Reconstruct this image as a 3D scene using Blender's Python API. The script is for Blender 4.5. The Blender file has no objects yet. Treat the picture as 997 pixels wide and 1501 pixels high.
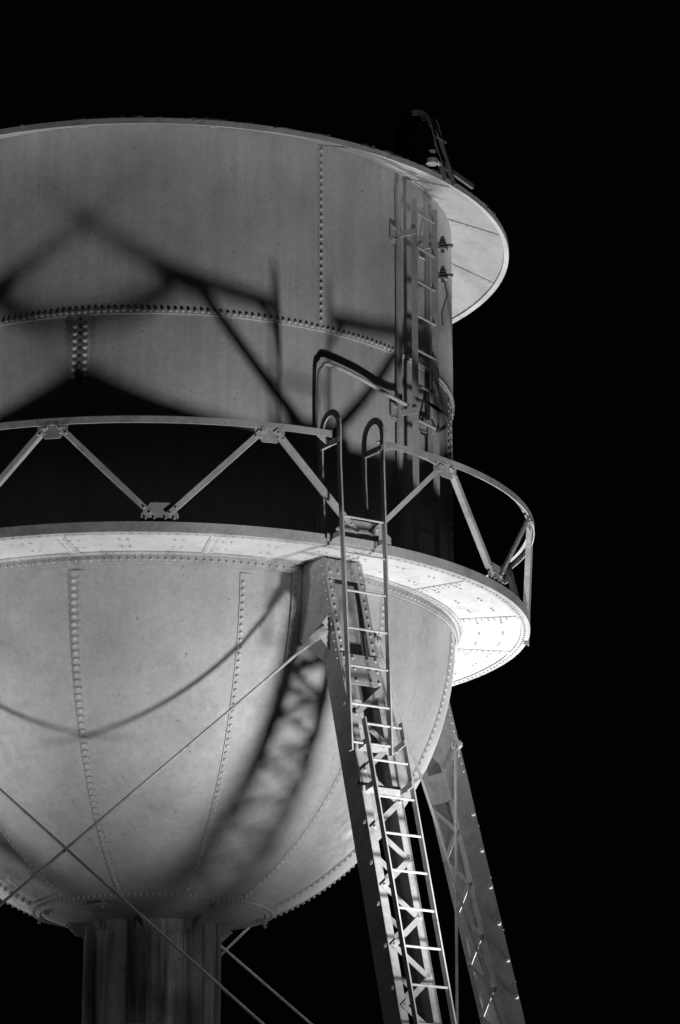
import bpy, math, random
from mathutils import Vector
random.seed(7)
rad = math.radians
scene = bpy.context.scene
scene.view_settings.view_transform = 'Standard'
scene.view_settings.look = 'None'
scene.view_settings.exposure = 0

ZB = 8.94      # balcony floor height above ground
R = 3.03
Z = Vector((0, 0, 1))

def P(r, az, z):
    a = rad(az)
    return Vector((r*math.sin(a), -r*math.cos(a), ZB+z))
def UR(az):
    a = rad(az); return Vector((math.sin(a), -math.cos(a), 0))
def UT(az):
    a = rad(az); return Vector((math.cos(a), math.sin(a), 0))

# ---------------------------------------------------------------- materials
def mat(name, base, var=0.25, streak=0.0, rough=0.55, pits=0.0, bump=0.15, metallic=0.0, scale=1.0, blotch=0.0, spec=0.4, fine_amt=0.6):
    m = bpy.data.materials.new(name); m.use_nodes = True
    nt = m.node_tree; N = nt.nodes; L = nt.links
    b = N['Principled BSDF']
    tc = N.new('ShaderNodeTexCoord')
    def noise(sc, detail=6, rough_=0.6, vec=None):
        n = N.new('ShaderNodeTexNoise'); n.inputs['Scale'].default_value = sc
        n.inputs['Detail'].default_value = detail; n.inputs['Roughness'].default_value = rough_
        L.new(vec if vec else tc.outputs['Object'], n.inputs['Vector']); return n.outputs['Fac']
    def mapr(src, a, b_, c, d):
        n = N.new('ShaderNodeMapRange'); L.new(src, n.inputs['Value'])
        n.inputs['From Min'].default_value = a; n.inputs['From Max'].default_value = b_
        n.inputs['To Min'].default_value = c; n.inputs['To Max'].default_value = d
        return n.outputs['Result']
    def mul(a, b_):
        n = N.new('ShaderNodeMath'); n.operation = 'MULTIPLY'
        L.new(a, n.inputs[0])
        if isinstance(b_, float): n.inputs[1].default_value = b_
        else: L.new(b_, n.inputs[1])
        return n.outputs[0]
    big = mapr(noise(1.6*scale), 0.3, 0.7, 1-var, 1.0)
    fine = mapr(noise(22*scale, 8, 0.7), 0.3, 0.7, 1-var*fine_amt, 1.0+var*0.2)
    v = mul(big, fine)
    if streak > 0:
        mp = N.new('ShaderNodeMapping'); mp.inputs['Scale'].default_value = (7, 7, 0.35)
        L.new(tc.outputs['Object'], mp.inputs['Vector'])
        v = mul(v, mapr(noise(1.3, 5, 0.65, mp.outputs['Vector']), 0.38, 0.62, 1-streak, 1.0))
    if blotch > 0:
        v = mul(v, mapr(noise(4.5*scale, 9, 0.75), 0.52, 0.70, 1.0, 1-blotch))
    if pits > 0:
        v = mul(v, mapr(noise(38, 3, 0.5), 0.68, 0.74, 1.0, 1-pits))
        v = mul(v, mapr(noise(13, 2, 0.5), 0.73, 0.77, 1.0, 1-pits*.8))
    v = mul(v, float(base))
    c = N.new('ShaderNodeCombineColor')
    for i in range(3): L.new(v, c.inputs[i])
    L.new(c.outputs[0], b.inputs['Base Color'])
    L.new(mapr(noise(9*scale), 0.3, 0.7, rough-0.08, rough+0.15), b.inputs['Roughness'])
    b.inputs['Metallic'].default_value = metallic
    b.inputs['Specular IOR Level'].default_value = spec
    bp = N.new('ShaderNodeBump'); bp.inputs['Strength'].default_value = bump
    bp.inputs['Distance'].default_value = 0.02
    L.new(noise(14*scale, 10, 0.7), bp.inputs['Height'])
    bp2 = N.new('ShaderNodeBump'); bp2.inputs['Strength'].default_value = min(1.0, bump*1.2)
    bp2.inputs['Distance'].default_value = 0.06
    L.new(noise(1.7*scale, 2, 0.5), bp2.inputs['Height']); L.new(bp.outputs[0], bp2.inputs['Normal'])
    L.new(bp2.outputs[0], b.inputs['Normal'])
    return m

M_TANK = mat('weathered_tank_paint', 0.58, 0.24, 0.12, 0.55, pits=0.6, bump=0.16, spec=.45)
M_BOWL = mat('weathered_bowl_paint', 0.50, 0.26, 0.07, 0.56, pits=0.55, bump=0.17, blotch=0.16, spec=.4)
M_DECK = mat('deck_paint', 0.62, 0.22, 0.0, 0.6, pits=0.5, bump=0.2, blotch=0.35)
M_ROOF = mat('roof_paint', 0.46, 0.25, 0.0, 0.6, bump=0.15, blotch=0.25)
M_EDGE = mat('eave_paint', 0.66, 0.3, 0.0, 0.6, bump=0.15, blotch=0.4)
M_STEEL = mat('painted_steel', 0.50, 0.35, 0.0, 0.55, bump=0.3, blotch=0.4)
M_RAIL = mat('galvanised_rail', 0.54, 0.35, 0.0, 0.5, bump=0.3, blotch=0.4)
M_LEG = mat('leg_paint', 0.46, 0.35, 0.0, 0.6, bump=0.3, blotch=0.35, spec=.25)
M_RISER = mat('rusty_riser_paint', 0.80, 0.25, 0.78, 0.36, bump=0.3, blotch=0.45, metallic=.15, spec=.6)
M_DARK = mat('dark_iron', 0.09, 0.3, 0.0, 0.45, bump=0.3)
M_HOOP = mat('rusted_hoop_iron', 0.20, 0.5, 0.0, 0.5, bump=0.3, blotch=.5)
M_RUST = mat('rusted_edge', 0.16, 0.5, 0.0, 0.8, bump=0.5, blotch=0.5, scale=2)

# ---------------------------------------------------------------- mesh helper
class MB:
    def __init__(s): s.v = []; s.f = []
    def add(s, vs, fs):
        o = len(s.v); s.v += [tuple(x) for x in vs]; s.f += [tuple(i+o for i in f) for f in fs]
    def beam(s, p0, p1, wdir, w, t):
        ax = (p1-p0).normalized()
        wd = (wdir - ax*wdir.dot(ax)).normalized(); td = ax.cross(wd)
        vs = []
        for p in (p0, p1):
            for a, b in ((-1,-1),(1,-1),(1,1),(-1,1)):
                vs.append(p + wd*(a*w/2) + td*(b*t/2))
        s.add(vs, [(0,3,2,1),(4,5,6,7),(0,1,5,4),(1,2,6,5),(2,3,7,6),(3,0,4,7)])
    def angle(s, p0, p1, wdir, ndir, w, t=0.009):
        """L section: one leg along wdir, other along ndir, corner on line"""
        ax = (p1-p0).normalized()
        wd = (wdir-ax*wdir.dot(ax)).normalized(); nd = (ndir-ax*ndir.dot(ax)-wd*ndir.dot(wd)).normalized()
        s.beam(p0+wd*w/2, p1+wd*w/2, wd, w, t)
        s.beam(p0+nd*(w/2+t*0.5+.0005), p1+nd*(w/2+t*0.5+.0005), nd, w, t)
    def tube(s, pts, r, n=8, cap=True):
        rings = []
        for i, p in enumerate(pts):
            a = pts[max(i-1, 0)]; b = pts[min(i+1, len(pts)-1)]
            t = (b-a).normalized()
            ref = Z if abs(t.z) < 0.9 else Vector((1, 0.3, 0)).normalized()
            if i == 0: x = t.cross(ref).normalized()
            else: x = (px - t*px.dot(t)).normalized()
            px = x; y = t.cross(x)
            rings.append([p + x*(r*math.cos(2*math.pi*k/n)) + y*(r*math.sin(2*math.pi*k/n)) for k in range(n)])
        vs = [q for rg in rings for q in rg]; fs = []
        for i in range(len(pts)-1):
            for k in range(n):
                k2 = (k+1) % n
                fs.append((i*n+k, i*n+k2, (i+1)*n+k2, (i+1)*n+k))
        if cap:
            fs.append(tuple(reversed(range(n)))); fs.append(tuple((len(pts)-1)*n+k for k in range(n)))
        s.add(vs, fs)
    def plate(s, pts, nrm, t):
        n = len(pts); nrm = nrm.normalized()
        vs = [p-nrm*t/2 for p in pts]+[p+nrm*t/2 for p in pts]
        fs = [tuple(reversed(range(n))), tuple(range(n, 2*n))]
        for i in range(n):
            j = (i+1) % n; fs.append((i, j, n+j, n+i))
        s.add(vs, fs)
    def rivet(s, p, nrm, r=0.018, n=8):
        nrm = nrm.normalized()
        ref = Z if abs(nrm.z) < 0.9 else Vector((1, 0, 0))
        x = nrm.cross(ref).normalized(); y = nrm.cross(x)
        vs = []
        for rr, h in ((1.0, -0.15), (0.9, 0.45), (0.55, 0.8)):
            for k in range(n):
                a = 2*math.pi*k/n
                vs.append(p + x*(r*rr*math.cos(a)) + y*(r*rr*math.sin(a)) + nrm*(r*h))
        vs.append(p+nrm*r*.9)
        fs = []
        for j in (0, 1):
            for k in range(n):
                k2 = (k+1) % n
                fs.append((j*n+k, j*n+k2, (j+1)*n+k2, (j+1)*n+k))
        for k in range(n): fs.append((2*n+k, 2*n+(k+1) % n, 3*n))
        s.add(vs, fs)
    def revolve(s, prof, n=240, a0=0, a1=360):
        full = abs(a1-a0) >= 359.9
        m = n if full else n+1
        vs = []
        for i in range(m):
            az = a0+(a1-a0)*i/n
            for (r, z) in prof: vs.append(P(r, az, z))
        k = len(prof); fs = []
        for i in range(n):
            j = (i+1) % m
            for q in range(k-1):
                fs.append((i*k+q, j*k+q, j*k+q+1, i*k+q+1))
        if not full and prof[0] == prof[-1]:
            fs.append(tuple(range(k-1))); fs.append(tuple(n*k+q for q in reversed(range(k-1))))
        s.add(vs, fs)
    def obj(s, name, m, parent=None, smooth=False, fixn=True):
        me = bpy.data.meshes.new(name); me.from_pydata(s.v, [], s.f); me.update()
        if fixn:
            import bmesh
            bm = bmesh.new(); bm.from_mesh(me); bmesh.ops.recalc_face_normals(bm, faces=bm.faces); bm.to_mesh(me); bm.free()
        o = bpy.data.objects.new(name, me); scene.collection.objects.link(o)
        me.materials.append(m)
        if smooth:
            me.shade_smooth()
            try: me.set_sharp_from_angle(angle=rad(35))
            except Exception: pass
        if parent: o.parent = parent
        return o

def empty(name, loc=(0, 0, 0)):
    e = bpy.data.objects.new(name, None); e.location = loc; scene.collection.objects.link(e); return e

tower = empty('water_tower')
rv = MB()      # rivets tank
rvs = MB()     # rivets steelwork

# ---------------------------------------------------------------- tank wall
ZS = 2.41; ZE = 4.07; RE = 3.61; SL = math.tan(rad(22))
ZTOP = ZE + (RE-R)*SL
w = MB()
prof = [(R-.03, ZTOP-.002), (R, ZTOP-.002)] + [(R, ZS+(ZTOP-ZS)*(1-i/12.)) for i in range(1, 12)] + [(R, ZS-.045), (R-.013, ZS-.046)] + [(R-.013, ZS-.046-(ZS-.046+.05)*i/12.) for i in range(1, 13)]
w.revolve(prof, 300)
w.obj('tank_wall', M_TANK, tower, True)
ws = MB()
def wall_strap(az, width, z0, z1, rr):
    d = math.degrees(width/rr/2)
    ws.revolve([(rr-.004, z0), (rr+.009, z0), (rr+.009, z1), (rr-.004, z1), (rr-.004, z0)], 6, az-d, az+d)
for az in (-15, 75, 165, -105): wall_strap(az, 0.17, 0.05, ZS-.05, R-.013)
for az in (-60, 30, 120, 210):
    d = math.degrees(0.03/R)
    ws.revolve([(R-.004, ZS-.04), (R+.006, ZS-.04), (R+.006, ZTOP-.01), (R-.004, ZTOP-.01), (R-.004, ZS-.04)], 4, az-d, az+d)
ws.obj('tank_wall_straps', M_TANK, tower, True)
n = int(2*math.pi*R/0.062)
for i in range(n):
    az = 360*i/n
    rv.rivet(P(R, az+random.uniform(-.05, .05), ZS-.012+random.uniform(-.003, .003)), UR(az), 0.0205)
for az in (-15, 75, 165, -105):
    zz = 0.1
    while zz < ZS-.09:
        for k, o in enumerate((-.052, .052)):
            a = az+math.degrees(o/R); rv.rivet(P(R-.004, a, zz), UR(a), 0.025)
        zz += 0.072
for az in (-60, 30, 120, 210):
    zz = ZS+.06
    while zz < ZTOP-.05:
        rv.rivet(P(R+.006, az, zz), UR(az), 0.019); zz += 0.077

# ---------------------------------------------------------------- bowl
b = MB()
RB = R-.004; NB = 64
bp_ = []
for i in range(NB+1):
    t = math.pi/2*i/NB
    r = RB*math.cos(t); z = -0.06-RB*math.sin(t)
    if r < 0.6: break
    bp_.append((r, z))
b.revolve([(RB, -.0)]+bp_, 300)
b.obj('hemispherical_bottom', M_BOWL, tower, True)
def bowl_pt(t, az, off=0.0):
    r = (RB+off)*math.cos(t); return P(r, az, -0.06-(RB+off)*math.sin(t)), (UR(az)*math.cos(t)-Z*math.sin(t))
T_END = math.acos(1.2/RB)
bs = MB()
for k in range(12):
    az = -15+30*k
    M = 40
    vs = []; fs = []
    for i in range(M+1):
        t = 0.03+(T_END-0.03)*i/M
        c = max(math.cos(t), .05)
        d1 = math.degrees(.030/(RB*c)); d2 = math.degrees(.16/(RB*c))
        for (o, off) in ((-d1, -.003), (-d1, .010), (d1, .009), (d2, -.003)):
            vs.append(bowl_pt(t, az+o, off)[0])
    for i in range(M):
        for q in range(3): fs.append((i*4+q, i*4+q+1, (i+1)*4+q+1, (i+1)*4+q))
    bs.add(vs, fs)
    nr = int(RB*(T_END-.06)/0.066)
    for i in range(nr):
        p, nn = bowl_pt(.06+(T_END-.06)*i/nr, az, .009); rv.rivet(p, nn, 0.0205)
def ringp(t, off): return ((RB+off)*math.cos(t), -0.06-(RB+off)*math.sin(t))
bs.revolve([ringp(T_END-.012, -.003), ringp(T_END-.012, .014), ringp(T_END+.03, .016), ringp(T_END+.03, -.003)], 160)
n = int(2*math.pi*1.2/.06)
for i in range(n):
    p, nn = bowl_pt(T_END+.008, 360*i/n, .014); rv.rivet(p, nn, .019)
bs.obj('bowl_seam_laps', M_BOWL, tower, True)

# ---------------------------------------------------------------- roof
rf = MB()
zc = ZE+RE*SL
rf.revolve([(RE, ZE), (R-.02, ZTOP+.008), (0.02, zc-.01)], 240)
rf.revolve([(RE, ZE+.03), (RE, ZE), ], 240)
rf.revolve([(RE+.001, ZE+.028), (0.02, zc+.03)], 240)
rf.obj('conical_roof', M_ROOF, tower, True)
lip = MB()
lip.revolve([(RE-.03, ZE-.004), (RE+.02, ZE-.022), (RE+.022, ZE+.035), (RE+.012, ZE+.035), (RE+.010, ZE-.004), (RE-.03, ZE+.008)], 240)
lip.obj('eave_angle', M_EDGE, tower, False)
rs = MB()
for k in range(16):
    az = 8+22.5*k
    p0 = P(R+.01, az, ZTOP-.006-.01*SL); p1 = P(RE-.04, az, ZE+.04*SL-.006)
    rs.beam(p0, p1, UT(az), .05, .012)
    for i in range(7):
        q = p0.lerp(p1, (i+.5)/7); rs.rivet(q-Z*.005, -Z, .010, 6)
rs.obj('roof_sheet_laps', M_ROOF, tower)
db = MB()   # ragged rust on the eave edge
for i in range(420):
    az = random.uniform(-90, 150)
    l = random.uniform(.02, .16); a2 = az+math.degrees(l/RE)
    rr = RE+random.uniform(-.0, .02); h = ZE+.036+random.uniform(-.006, .012)
    db.beam(P(rr, az, h), P(rr+random.uniform(-.01,.01), a2, h+random.uniform(-.008, .012)), Z, random.uniform(.006, .022), random.uniform(.004, .012))
db.obj('rust_scale_on_eave', M_RUST, tower)

# ---------------------------------------------------------------- balcony
RO = 3.78
bl = MB()
bl.revolve([(R-.02, .0), (RO-.012, .0), (RO-.012, .012), (R-.02, .012), (R-.02, .0)], 240)
bl.obj('balcony_deck', M_DECK, tower, True)
fa = MB()
fa.revolve([(RO-.010, -.012), (RO+.004, -.012), (RO+.004, .085), (RO-.010, .085), (RO-.010, -.012)], 240)
fa.revolve([(RO-.09, -.011), (RO-.011, -.011), (RO-.011, -.002), (RO-.09, -.002), (RO-.09, -.011)], 240)
fa.revolve([(R+.002, -.013), (R+.085, -.013), (R+.085, -.002), (R+.002, -.002), (R+.002, -.013)], 240)
fa.revolve([(R+.001, -.10), (R+.012, -.10), (R+.012, -.014), (R+.001, -.014), (R+.001, -.10)], 240)
fa.obj('balcony_edge_angles', M_STEEL, tower, True)
for rr, sp_ in ((RO-.05, .085), (R+.05, .07)):
    n = int(2*math.pi*rr/sp_)
    for i in range(n):
        az = 360*i/n; rvs.rivet(P(rr, az, -.012), -Z, .013, 6)
n = int(2*math.pi*R/.07)
for i in range(n): rvs.rivet(P(R+.012, 360*i/n, -.06), UR(360*i/n), .015, 6)
dl = MB()
for k in range(16):
    az = -14.5+22.5*k
    dl.beam(P(R+.09, az, -.006), P(RO-.094, az, -.006), UT(az), .09, .007)
    for i in range(8):
        for o in (-.03, .03):
            rvs.rivet(P(R+.12+.062*i, az, -.010)+UT(az)*o, -Z, .011, 6)
for k in range(48):
    az = 7.5*k+2+random.uniform(-.5, .5)
    for rr in (R+.24, R+.48):
        rvs.rivet(P(rr, az, -.001), -Z, .014, 6); rvs.rivet(P(rr, az+1.3, -.001), -Z, .014, 6)
dl.obj('deck_lap_plates', M_DECK, tower)

# ---------------------------------------------------------------- railing
RR = 3.84; HR = 1.07
ra = MB()
AZL0, AZL1 = 24.6, 32.0
def railseg(a0, a1):
    n = max(2, int((a1-a0)/1.5))
    ra.revolve([(RR-.004, HR-.065), (RR+.006, HR-.065), (RR+.006, HR), (RR-.004, HR), (RR-.004, HR-.065)], n, a0, a1)
    ra.revolve([(RR-.065, HR-.010), (RR-.005, HR-.010), (RR-.005, HR-.001), (RR-.065, HR-.001), (RR-.065, HR-.010)], n, a0, a1)
railseg(AZL1, 360+AZL0)
gp = MB()
def rp(az, z, off=0): return P(RR-.012+off, az, z)
def rb(az, z, off=0): return P(RO-.02+off, az, z)
for k in range(12):
    at = -15+30*k
    nt = UR(at)
    def tg(u, v): return rp(at, HR-.03-v)+UT(at)*u
    gp.plate([tg(-.15, .0), tg(.15, .0), tg(.14, .08), tg(.07, .16), tg(-.07, .16), tg(-.14, .08)], nt, .009)
    for u, v in ((-.11, .06), (.11, .06), (-.08, .11), (.08, .11)): rvs.rivet(tg(u, v)+nt*.006, nt, .012, 6); rvs.rivet(tg(u, v)-nt*.006, -nt, .012, 6)
    ab = 30*k
    nb = UR(ab); w_ = .19 if ab != 30 else .34
    def bg(u, v): return rb(ab, v, -.0)+UT(ab)*u
    gp.plate([bg(-w_*.9, .0), bg(w_*.9, .0), bg(w_*.9, .16), bg(w_*.45, .27), bg(-w_*.45, .27), bg(-w_*.9, .16)], nb, .009)
    for u, v in ((-.13, .12), (.13, .12), (-.05, .12), (.05, .12), (-.1, .18), (.1, .18)):
        rvs.rivet(bg(u, v)+nb*.006, nb, .013, 6)
    for sgn in (-1, 1):
        ab2 = at+15*sgn
        p0 = rp(at, HR-.07, -.010)+UT(at)*(.05*sgn); p1 = rb(ab2, .15, -.012)-UT(ab2)*(.07*sgn)
        nn = UR(at+7.5*sgn); dd = (p1-p0).normalized(); side = dd.cross(nn).normalized()
        if side.z < 0: side = -side
        p0 = p0+nn*.032; p1 = p1+nn*.028
        ra.angle(p0-side*.02, p1-side*.02, side, -nn, .048, .007)
        for q in (p0.lerp(p1, .03), p0.lerp(p1, .09), p0.lerp(p1, .92), p0.lerp(p1, .98)):
            rvs.rivet(q+nn*.004, nn, .012, 6)
ra.obj('handrail_and_braces', M_RAIL, tower)
gp.obj('railing_gussets', M_STEEL, tower)
po = MB()
po.angle(P(RR+.015, 90, HR), P(RO+.015, 90, -.05), UT(90), -UR(90), .05, .007)
po.obj('railing_post', M_RAIL, tower)

# ---------------------------------------------------------------- legs
RL0 = 3.27; BT = 0.28
def legc(az, h): return UR(az)*(RL0+BT*h) + Vector((0, 0, ZB-h))
HG = ZB - .12
WL = .42; DL = .25
pins = {}
for li, az in enumerate((30, 120, 210, 300)):
    lg = MB()
    ur, ut = UR(az), UT(az)
    nn = (ur + Z*BT).normalized()
    def C(h, u=0, v=0): return legc(az, h)+ut*u+nn*v
    for s in (-1, 1):
        lg.beam(C(.05, s*WL/2), C(HG, s*WL/2), nn, DL, .011)
        for q in (-1, 1):
            lg.beam(C(.05, s*(WL/2-.006-.036), q*(DL/2-.006)), C(HG, s*(WL/2-.006-.036), q*(DL/2-.006)), ut, .072, .010)
        # head gusset, web plane, running in to the shell
        x = ut*(s*(WL/2-.014))
        pts = [P(R+.02, az, -.02)+x, P(RL0+.06, az, -.02)+x, C(.95, 0, -.05)+x, C(1.0, 0, -DL/2)+x, P(2.97, az, -.72)+x, P(3.02, az, -.4)+x]
        lg.plate(pts, ut, .010)
        def shell_r(z): return math.sqrt(max(RB**2-(max(0, -z-.06))**2, 0))+.01
        for (za, zb_) in ((-.05, -.45), (-.45, -.95)):
            lg.beam(P(shell_r(za), az, za)+ut*(s*(WL/2+.05)), P(shell_r(zb_), az, zb_)+ut*(s*(WL/2+.05)), ut, .10, .012)
        for i in range(12):
            z = -.08-.07*i; rvs.rivet(P(shell_r(z)+.006, az, z)+ut*(s*(WL/2+.07)), ur, .013, 6)
        h = 1.5
        while h < 8.5:
            lg.rivet(C(h, s*(WL/2+.006), DL/2-.04), ut*s, .026, 8)
            h += .38
        for i in range(12):
            rvs.rivet(C(.12+.085*i, s*(WL/2-.035), DL/2), nn, .016, 6)
            rvs.rivet(C(.12+.085*i, s*(WL/2+.006), DL/2-.035), ut*s, .014, 6)
    for q in (-1, 1):
        for (ha, hb) in ((.06, .26), (1.02, 1.32)):
            lg.beam(C(ha, 0, q*(DL/2+.005)), C(hb, 0, q*(DL/2+.005)), ut, WL-.01, .010)
        if q == 1:
            for hh in (.1, .2, 1.06, 1.17, 1.28):
                for u in (-.17, -.08, .08, .17): rvs.rivet(C(hh, u, DL/2+.01), nn, .018, 6)
        h = 1.36; s = 1; hp = .27
        while h+hp < HG-.3:
            a_ = C(h, s*(WL/2-.05), q*(DL/2+.006)); b2 = C(h+hp, -s*(WL/2-.05), q*(DL/2+.006))
            e = (b2-a_).normalized()*.03
            lg.beam(a_-e+nn*(q*.004*(s+1)), b2+e+nn*(q*.004*(s+1)), ut, .052, .009)
            if q == 1 or az != 30:
                rvs.rivet(b2+nn*(q*.013), nn*q, .018, 6)
            s = -s; h += hp
    lg.plate([C(.26, -.15, .05), C(.26, .15, .05), C(1.02, .09, .05), C(1.02, -.09, .05)], nn, .008)
    lg.beam(legc(az, ZB-.14), legc(az, ZB-.10), ut, .7, .6)
    lg.obj('leg' if li == 0 else 'leg_%d' % (li+1), M_LEG, tower)
    ft = MB(); c = legc(az, ZB); ft.beam(Vector((c.x, c.y, -.2)), Vector((c.x, c.y, .12)), ut, 1.1, 1.1)
    ft.obj('footing_%d' % (li+1), mat('footing_concrete_%d' % li, .35), tower)
    for s in (-1, 1):
        pins[(az % 360, s)] = (C(.78, s*(WL/2+.09), .02), C(5.6, s*(WL/2+.03), 0))
st = MB(); rd = MB(); cl = MB()
for az in (30, 120, 210, 300):
    nx = (az+90) % 360
    top0, bot0 = pins[(az, 1)]; top1, bot1 = pins[(nx, -1)]
    mid = UR(az+45)
    for (p, q) in ((top0, bot1), (top1, bot0)):
        off = mid*(.012 if p is top0 else -.012)
        rd.tube([p+off, q+off], .0145, 8)
        d = (q-p).normalized()
        pn = mid
        sd = d.cross(pn).normalized()
        for s in (-1, 1):
            cl.plate([p-d*.06+sd*.03+pn*(.02*s), p-d*.06-sd*.03+pn*(.02*s), p+d*.05-sd*.035+pn*(.02*s), p+d*.26-sd*.012+pn*(.02*s), p+d*.26+sd*.012+pn*(.02*s), p+d*.05+sd*.035+pn*(.02*s)], pn, .010)
        cl.tube([p-pn*.06, p+pn*.06], .026, 10)
        cl.tube([p-pn*.045, p-pn*.03], .045, 12); cl.tube([p+pn*.03, p+pn*.045], .045, 12)
    for (p, a, s) in ((top0, az, 1), (top1, nx, -1)):
        ut = UT(a)*s
        base = p-ut*.09
        cl.plate([base+Z*.20, p+ut*.02+Z*.05, p+ut*.045-Z*.02, p-Z*.06, base-Z*.16], mid, .012)
    a_ = legc(az, 5.65); b_ = legc(nx, 5.65)
    for u in (-.09, .09):
        st.beam(a_+Z*u, b_+Z*u, mid, .08, .02)
    m = 14
    for i in range(m):
        s = 1 if i % 2 else -1
        st.beam(a_.lerp(b_, i/m)+Z*(.09*s), a_.lerp(b_, (i+1)/m)-Z*(.09*s), mid, .006, .03)
st.obj('horizontal_struts', M_LEG, tower)
rd.obj('tie_rods', M_STEEL, tower, True)
cl.obj('tie_rod_clevises', M_STEEL, tower)

# ---------------------------------------------------------------- riser
ri = MB(); RP = .68
zt = -.06-math.sqrt(RB**2-RP**2)+.01
ri.revolve([(RP, zt), (RP, -4.02), (RP+.05, -4.03), (RP+.05, -4.11), (RP, -4.12), (RP, -ZB+.3), (RP+.2, -ZB+.3), (RP+.2, -ZB)], 96)
for az in (-28, 34): 
    ri.revolve([(RP-.002, -4.0), (RP+.010, -4.0), (RP+.010, zt-.02), (RP-.002, zt-.02), (RP-.002, -4.0)], 6, az-8, az+8)
ri.obj('riser_pipe', M_RISER, tower, True)
rc = MB()
for k in range(9):
    az = -8+40*k
    rr = RP+.014
    c = P(rr, az, zt-.10)
    ur, ut = UR(az), UT(az)
    rc.beam(c, c+Z*.17, ut, .13, .02)
    rc.plate([c+ut*.02+Z*.0, c+ut*.02+Z*.15, c+ut*.02+ur*.18+Z*.12, c+ut*.02+ur*.05], ut, .012)
    for u, v in ((-.045, .03), (.045, .03), (-.045, .12), (.045, .12)): rvs.rivet(c+ut*u+ur*.011+Z*v, ur, .013, 6)
for k in range(6):
    az = 34+60*k
    p, nn = bowl_pt(T_END+.04, az, .02)
    rc.tube([p+nn*.0, p+nn*.08], .018, 8); rc.beam(p+nn*.03-UT(az)*.05, p+nn*.03+UT(az)*.05, UR(az), .07, .012)
rc.obj('riser_brackets', M_STEEL, tower)

# ---------------------------------------------------------------- access ladder
LA = 28.1; HW = .235
ld = MB()
ur, ut = UR(LA), UT(LA)
def LP(r, z, u): return P(r, LA, z)+ut*u
def polybeam(mb, pts, wdir, w, t):
    for i in range(len(pts)-1): 
        e = (pts[i+1]-pts[i]).normalized()*.004
        mb.beam(pts[i]-e, pts[i+1]+e, wdir, w, t)
for s in (-1, 1):
    u = s*HW
    pts = [LP(4.08, -1.98, s*.21), LP(3.92, .75, u)]
    for i in range(0, 9):
        a = math.pi*i/8
        pts.append(LP(3.755+.16*math.cos(a), 1.10+.17*math.sin(a), u))
    pts += [LP(3.60, .75, u), LP(3.64, .16, u)]
    polybeam(ld, pts, ut, .015, .06)
z = -1.90
while z < .55:
    r = 4.08-(z+1.98)*.0586
    ld.tube([LP(r, z, -HW*.93), LP(r, z, HW*.93)], .0115, 8); z += .355
for s in (-1, 1):
    ld.beam(LP(3.60, HR-.10, s*HW), LP(3.93, HR-.10, s*HW), Z, .05, .03)
    ld.beam(LP(3.74, HR-.09, s*(HW+.02)), LP(3.80, HR-.04, s*(HW+.16)), Z, .05, .012)
ld.beam(LP(3.80, .05, -HW-.06), LP(3.80, .05, HW+.06), Z, .07, .012)
for s in (-1, 1): ld.beam(LP(3.77, .06, s*HW*1.04), LP(3.95, .06, s*HW*1.04), Z, .05, .01)
nn = (UR(30)+Z*BT).normalized(); u30 = UT(30)
HL = .2
def LL(h, u, v=.31): return legc(30, h)+nn*v+u30*u
for s in (-1, 1):
    ld.beam(LL(1.75, s*HL), LL(8.7, s*HL), u30, .014, .058)
h = 1.8
while h < 8.6:
    ld.tube([LL(h, -HL), LL(h, HL)], .0115, 8); h += .345
for h in (1.95, 2.35, 4.6, 6.9):
    for s in (-1, 1):
        ld.beam(LL(h, s*(HL-.012), .13), LL(h, s*(HL-.012), .335), -Z, .055, .01)
    ld.beam(LL(h, -HL-.03, .14), LL(h, HL+.03, .14), Z, .06, .014)
ld.obj('access_ladder', M_RAIL, tower)

# ---------------------------------------------------------------- tank ladder
TA = 53; tl = MB(); ur, ut = UR(TA), UT(TA)
def TP(r, z, u): return P(r, TA, z)+ut*u
for s in (-1, 1):
    tl.beam(TP(3.235, -.0, s*.19), TP(3.235, 3.98, s*.19), ur, .065, .012)
z = .22
while z < 3.95:
    tl.tube([TP(3.235, z, -.19), TP(3.235, z, .19)], .0135, 8); z += .362
for z in (.35, 1.75, 3.62):
    for s in (-1, 1):
        tl.beam(TP(3.03, z, s*.205), TP(3.26, z, s*.205), Z, .06, .012)
        c = TP(3.04, z, s*.27)
        tl.beam(c-Z*.09, c+Z*.09, ut, .10, .012)
        for uu, vv in ((-.02, -.06), (.02, -.06), (-.02, .06), (.02, .06)): rvs.rivet(c+ut*uu+Z*vv+ur*.008, ur, .013, 6)
tl.obj('tank_ladder', M_RAIL, tower)
cd = MB()
cd.beam(P(3.075, 49.0, .02), P(3.075, 49.0, 4.15), UT(49), .055, .03)
cd.tube([P(3.08, 60.5, 1.7), P(3.08, 60.5, 4.15)], .014, 8)
cd.obj('conduit', M_STEEL, tower, False)
ins = MB()
for z in (3.62, 3.30):
    base = TP(3.26, z, .20); tip = TP(3.28, z-.01, .27)
    ins.tube([base, tip], .012)
    for i in range(4):
        q = TP(3.28, z-.05+.032*i, .27); ins.tube([q, q+Z*.02], .055-.009*i, 12)
    ins.tube([TP(3.28, z-.09, .27), TP(3.28, z+.09, .27)], .018)
    ins.tube([TP(3.28, z, .27), TP(3.34, z+.01, .36)], .02)
ins.tube([TP(3.28, 3.3, .27), TP(3.32, 3.1, .29), TP(3.27, 2.9, .26), TP(3.28, 2.75, .26)], .009)
ins.obj('wire_insulators', M_HOOP, tower, True)

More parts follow.
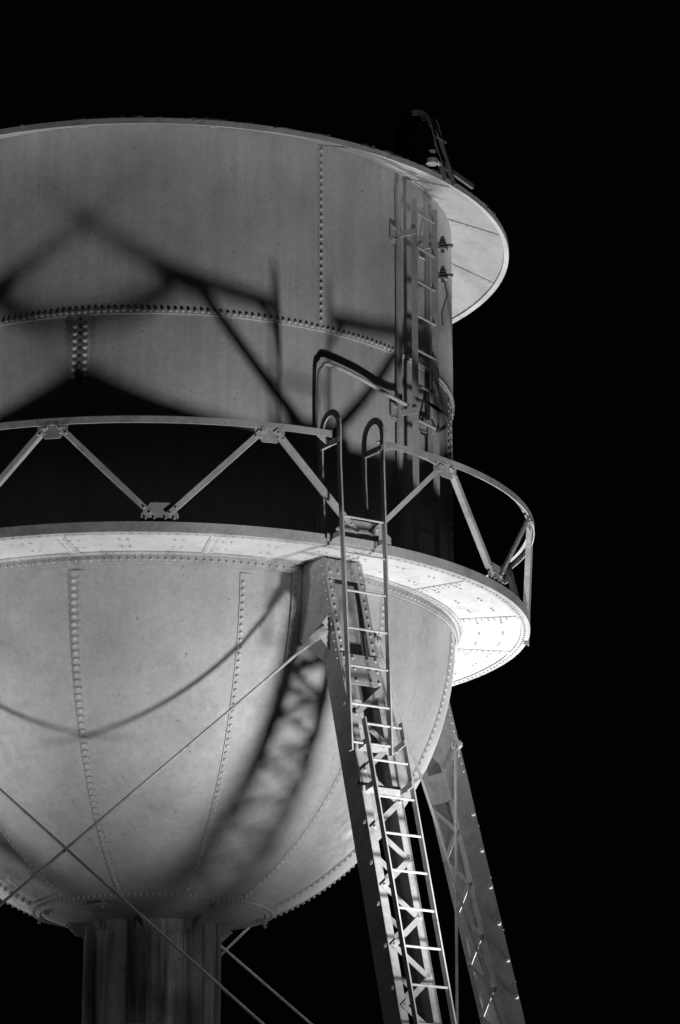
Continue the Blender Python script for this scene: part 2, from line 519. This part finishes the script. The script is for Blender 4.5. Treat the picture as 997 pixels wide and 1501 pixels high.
# roof hand hoops: rise at the eave notch and bend inward over the roof
hp_ = MB()
for u in (-.44, -.28):
    rt = 3.40; hr = .18
    pts = [TP(3.66, ZE-.02, u+.16), TP(3.60, ZE+.34, u+.05)]
    for i in range(11):
        a = math.pi*i/10; pts.append(TP(rt+hr*math.cos(a), ZE+.52+hr*math.sin(a), u))
    pts += [TP(rt-hr, ZE+.30, u)]
    polybeam(hp_, pts, ut, .014, .05)
for z in (.2, .42):
    hp_.tube([TP(3.61, ZE+z, -.37), TP(3.61, ZE+z, -.18)], .012, 6)
hp_.beam(TP(3.60, ZE+.16, -.25), TP(3.70, ZE+.05, .18), Z, .045, .03)
hp_.beam(TP(3.58, ZE+.22, -.42), TP(3.64, ZE+.14, .0), Z, .03, .03)
hp_.obj('roof_ladder_hoops', M_HOOP, tower, False)
lm = MB()
c = TP(3.64, ZE+.12, -.50)
lm.tube([c-Z*.05, c], .06, 12); lm.tube([c, c+Z*.09], .04, 12); lm.tube([c+Z*.02+ut*.03, c+Z*.0+ut*.15], .022, 8)
lm.obj('obstruction_lamp_unlit', M_RAIL, tower, True)

# guard rail loop beside the ladder opening, close to the shell
gl = MB()
def sp(pts, n=8):
    out = []
    for i in range(len(pts)-1):
        p0 = pts[max(i-1, 0)]; p1 = pts[i]; p2 = pts[i+1]; p3 = pts[min(i+2, len(pts)-1)]
        for k in range(n):
            t = k/n
            out.append(.5*((2*p1)+(p2-p0)*t+(2*p0-5*p1+4*p2-p3)*t*t+(3*p1-p0-3*p2+p3)*t**3))
    out.append(pts[-1]); return out
gl.tube(sp([P(3.09, 28.9, .02), P(3.09, 28.9, 1.0), P(3.09, 28.9, 1.82), P(3.09, 29.6, 1.97), P(3.09, 31.3, 2.02), P(3.09, 38, 1.96), P(3.09, 46, 1.88), P(3.14, 49.8, 1.83)]), .021, 10)
gl.obj('guard_loop', M_RAIL, tower, True)
gk = MB()
gk.tube(sp([TP(3.25, 1.86, -.19), TP(3.38, 1.80, -.17), TP(3.44, 1.74, -.05), TP(3.44, 1.70, .06), TP(3.38, 1.66, .13), TP(3.25, 1.64, .19)]), .018, 10)
gk.obj('ladder_cage_hoop', M_DARK, tower, True)

rv.obj('tank_rivets', M_TANK, tower, True, fixn=False)
rvs.obj('steelwork_rivets', M_STEEL, tower, True, fixn=False)

# ---------------------------------------------------------------- ground
g = MB(); S = 900
vs = []; fs = []; Ng = 60
for i in range(Ng+1):
    for j in range(Ng+1):
        x = -S+2*S*i/Ng; y = -S+2*S*j/Ng
        vs.append((x, y, -.01))
for i in range(Ng):
    for j in range(Ng): fs.append((i*(Ng+1)+j, (i+1)*(Ng+1)+j, (i+1)*(Ng+1)+j+1, i*(Ng+1)+j+1))
g.add(vs, fs)
g.obj('ground', mat('dark_gravel_ground', .05, .4, bump=.5), None)

# ---------------------------------------------------------------- floodlights
M_GLASS = bpy.data.materials.new('lamp_lens'); M_GLASS.use_nodes = True
e = M_GLASS.node_tree.nodes['Principled BSDF']; e.inputs['Emission Color'].default_value = (1, 1, 1, 1); e.inputs['Emission Strength'].default_value = 4
def floodlight(az, d, z, power, spill, tgt, cone, soft=.2):
    pos = P(d, az, z)
    root = empty('floodlight', (pos.x, pos.y, 0))
    m = MB(); base = Vector((0, 0, 0)); top = Vector((0, 0, pos.z-.12))
    aim = (tgt-pos).normalized()
    m.tube([base, top], .05, 12); m.tube([base, base+Z*.05], .2, 16)
    o = Vector((0, 0, pos.z))-aim*.06
    m.tube([o-aim*.22, o-aim*.2, o-aim*.02], .16, 16)
    m.obj('pole_and_housing', M_DARK, root)
    l = MB(); l.tube([o-aim*.015, o-aim*.005], .14, 16); l.obj('lens', M_GLASS, root)
    for nm, pw, cn, bl_ in (('flood_beam', power, cone, 1.0), ('flood_spill', spill, 165, .6)):
        L_ = bpy.data.lights.new(nm, 'SPOT'); L_.energy = pw; L_.shadow_soft_size = soft
        L_.spot_size = rad(cn); L_.spot_blend = bl_
        lo = bpy.data.objects.new(nm, L_); scene.collection.objects.link(lo)
        lo.parent = root; lo.location = Vector((0, 0, pos.z))+aim*.02
        lo.rotation_euler = aim.to_track_quat('-Z', 'Y').to_euler()
for (az, d, z, pw, spl, cn, ta) in ((31, 7.05, -4.95, 1650, 200, 80, 33), (-61, 7.05, -4.85, 1450, 40, 84, -61), (119, 7.0, -5.3, 4600, 100, 76, 117), (-149, 7.0, -4.6, 1000, 100, 88, -149)):
    floodlight(az, d, z, pw, spl, P(3.5, ta, 0.1), cn)

# ---------------------------------------------------------------- world
wd = bpy.data.worlds.new('World'); scene.world = wd; wd.use_nodes = True
bg = wd.node_tree.nodes['Background']; bg.inputs['Color'].default_value = (1, 1, 1, 1); bg.inputs['Strength'].default_value = .0006

# ---------------------------------------------------------------- camera
cam = bpy.data.cameras.new('Camera'); co = bpy.data.objects.new('Camera', cam); scene.collection.objects.link(co)
co.location = (0, -31, 1.0)
co.rotation_euler = (rad(90+16.63), 0, rad(-3.43))
cam.sensor_fit = 'VERTICAL'; cam.sensor_height = 36; cam.sensor_width = 24; cam.lens = 36*4597/1501
cam.clip_end = 3000
scene.camera = co
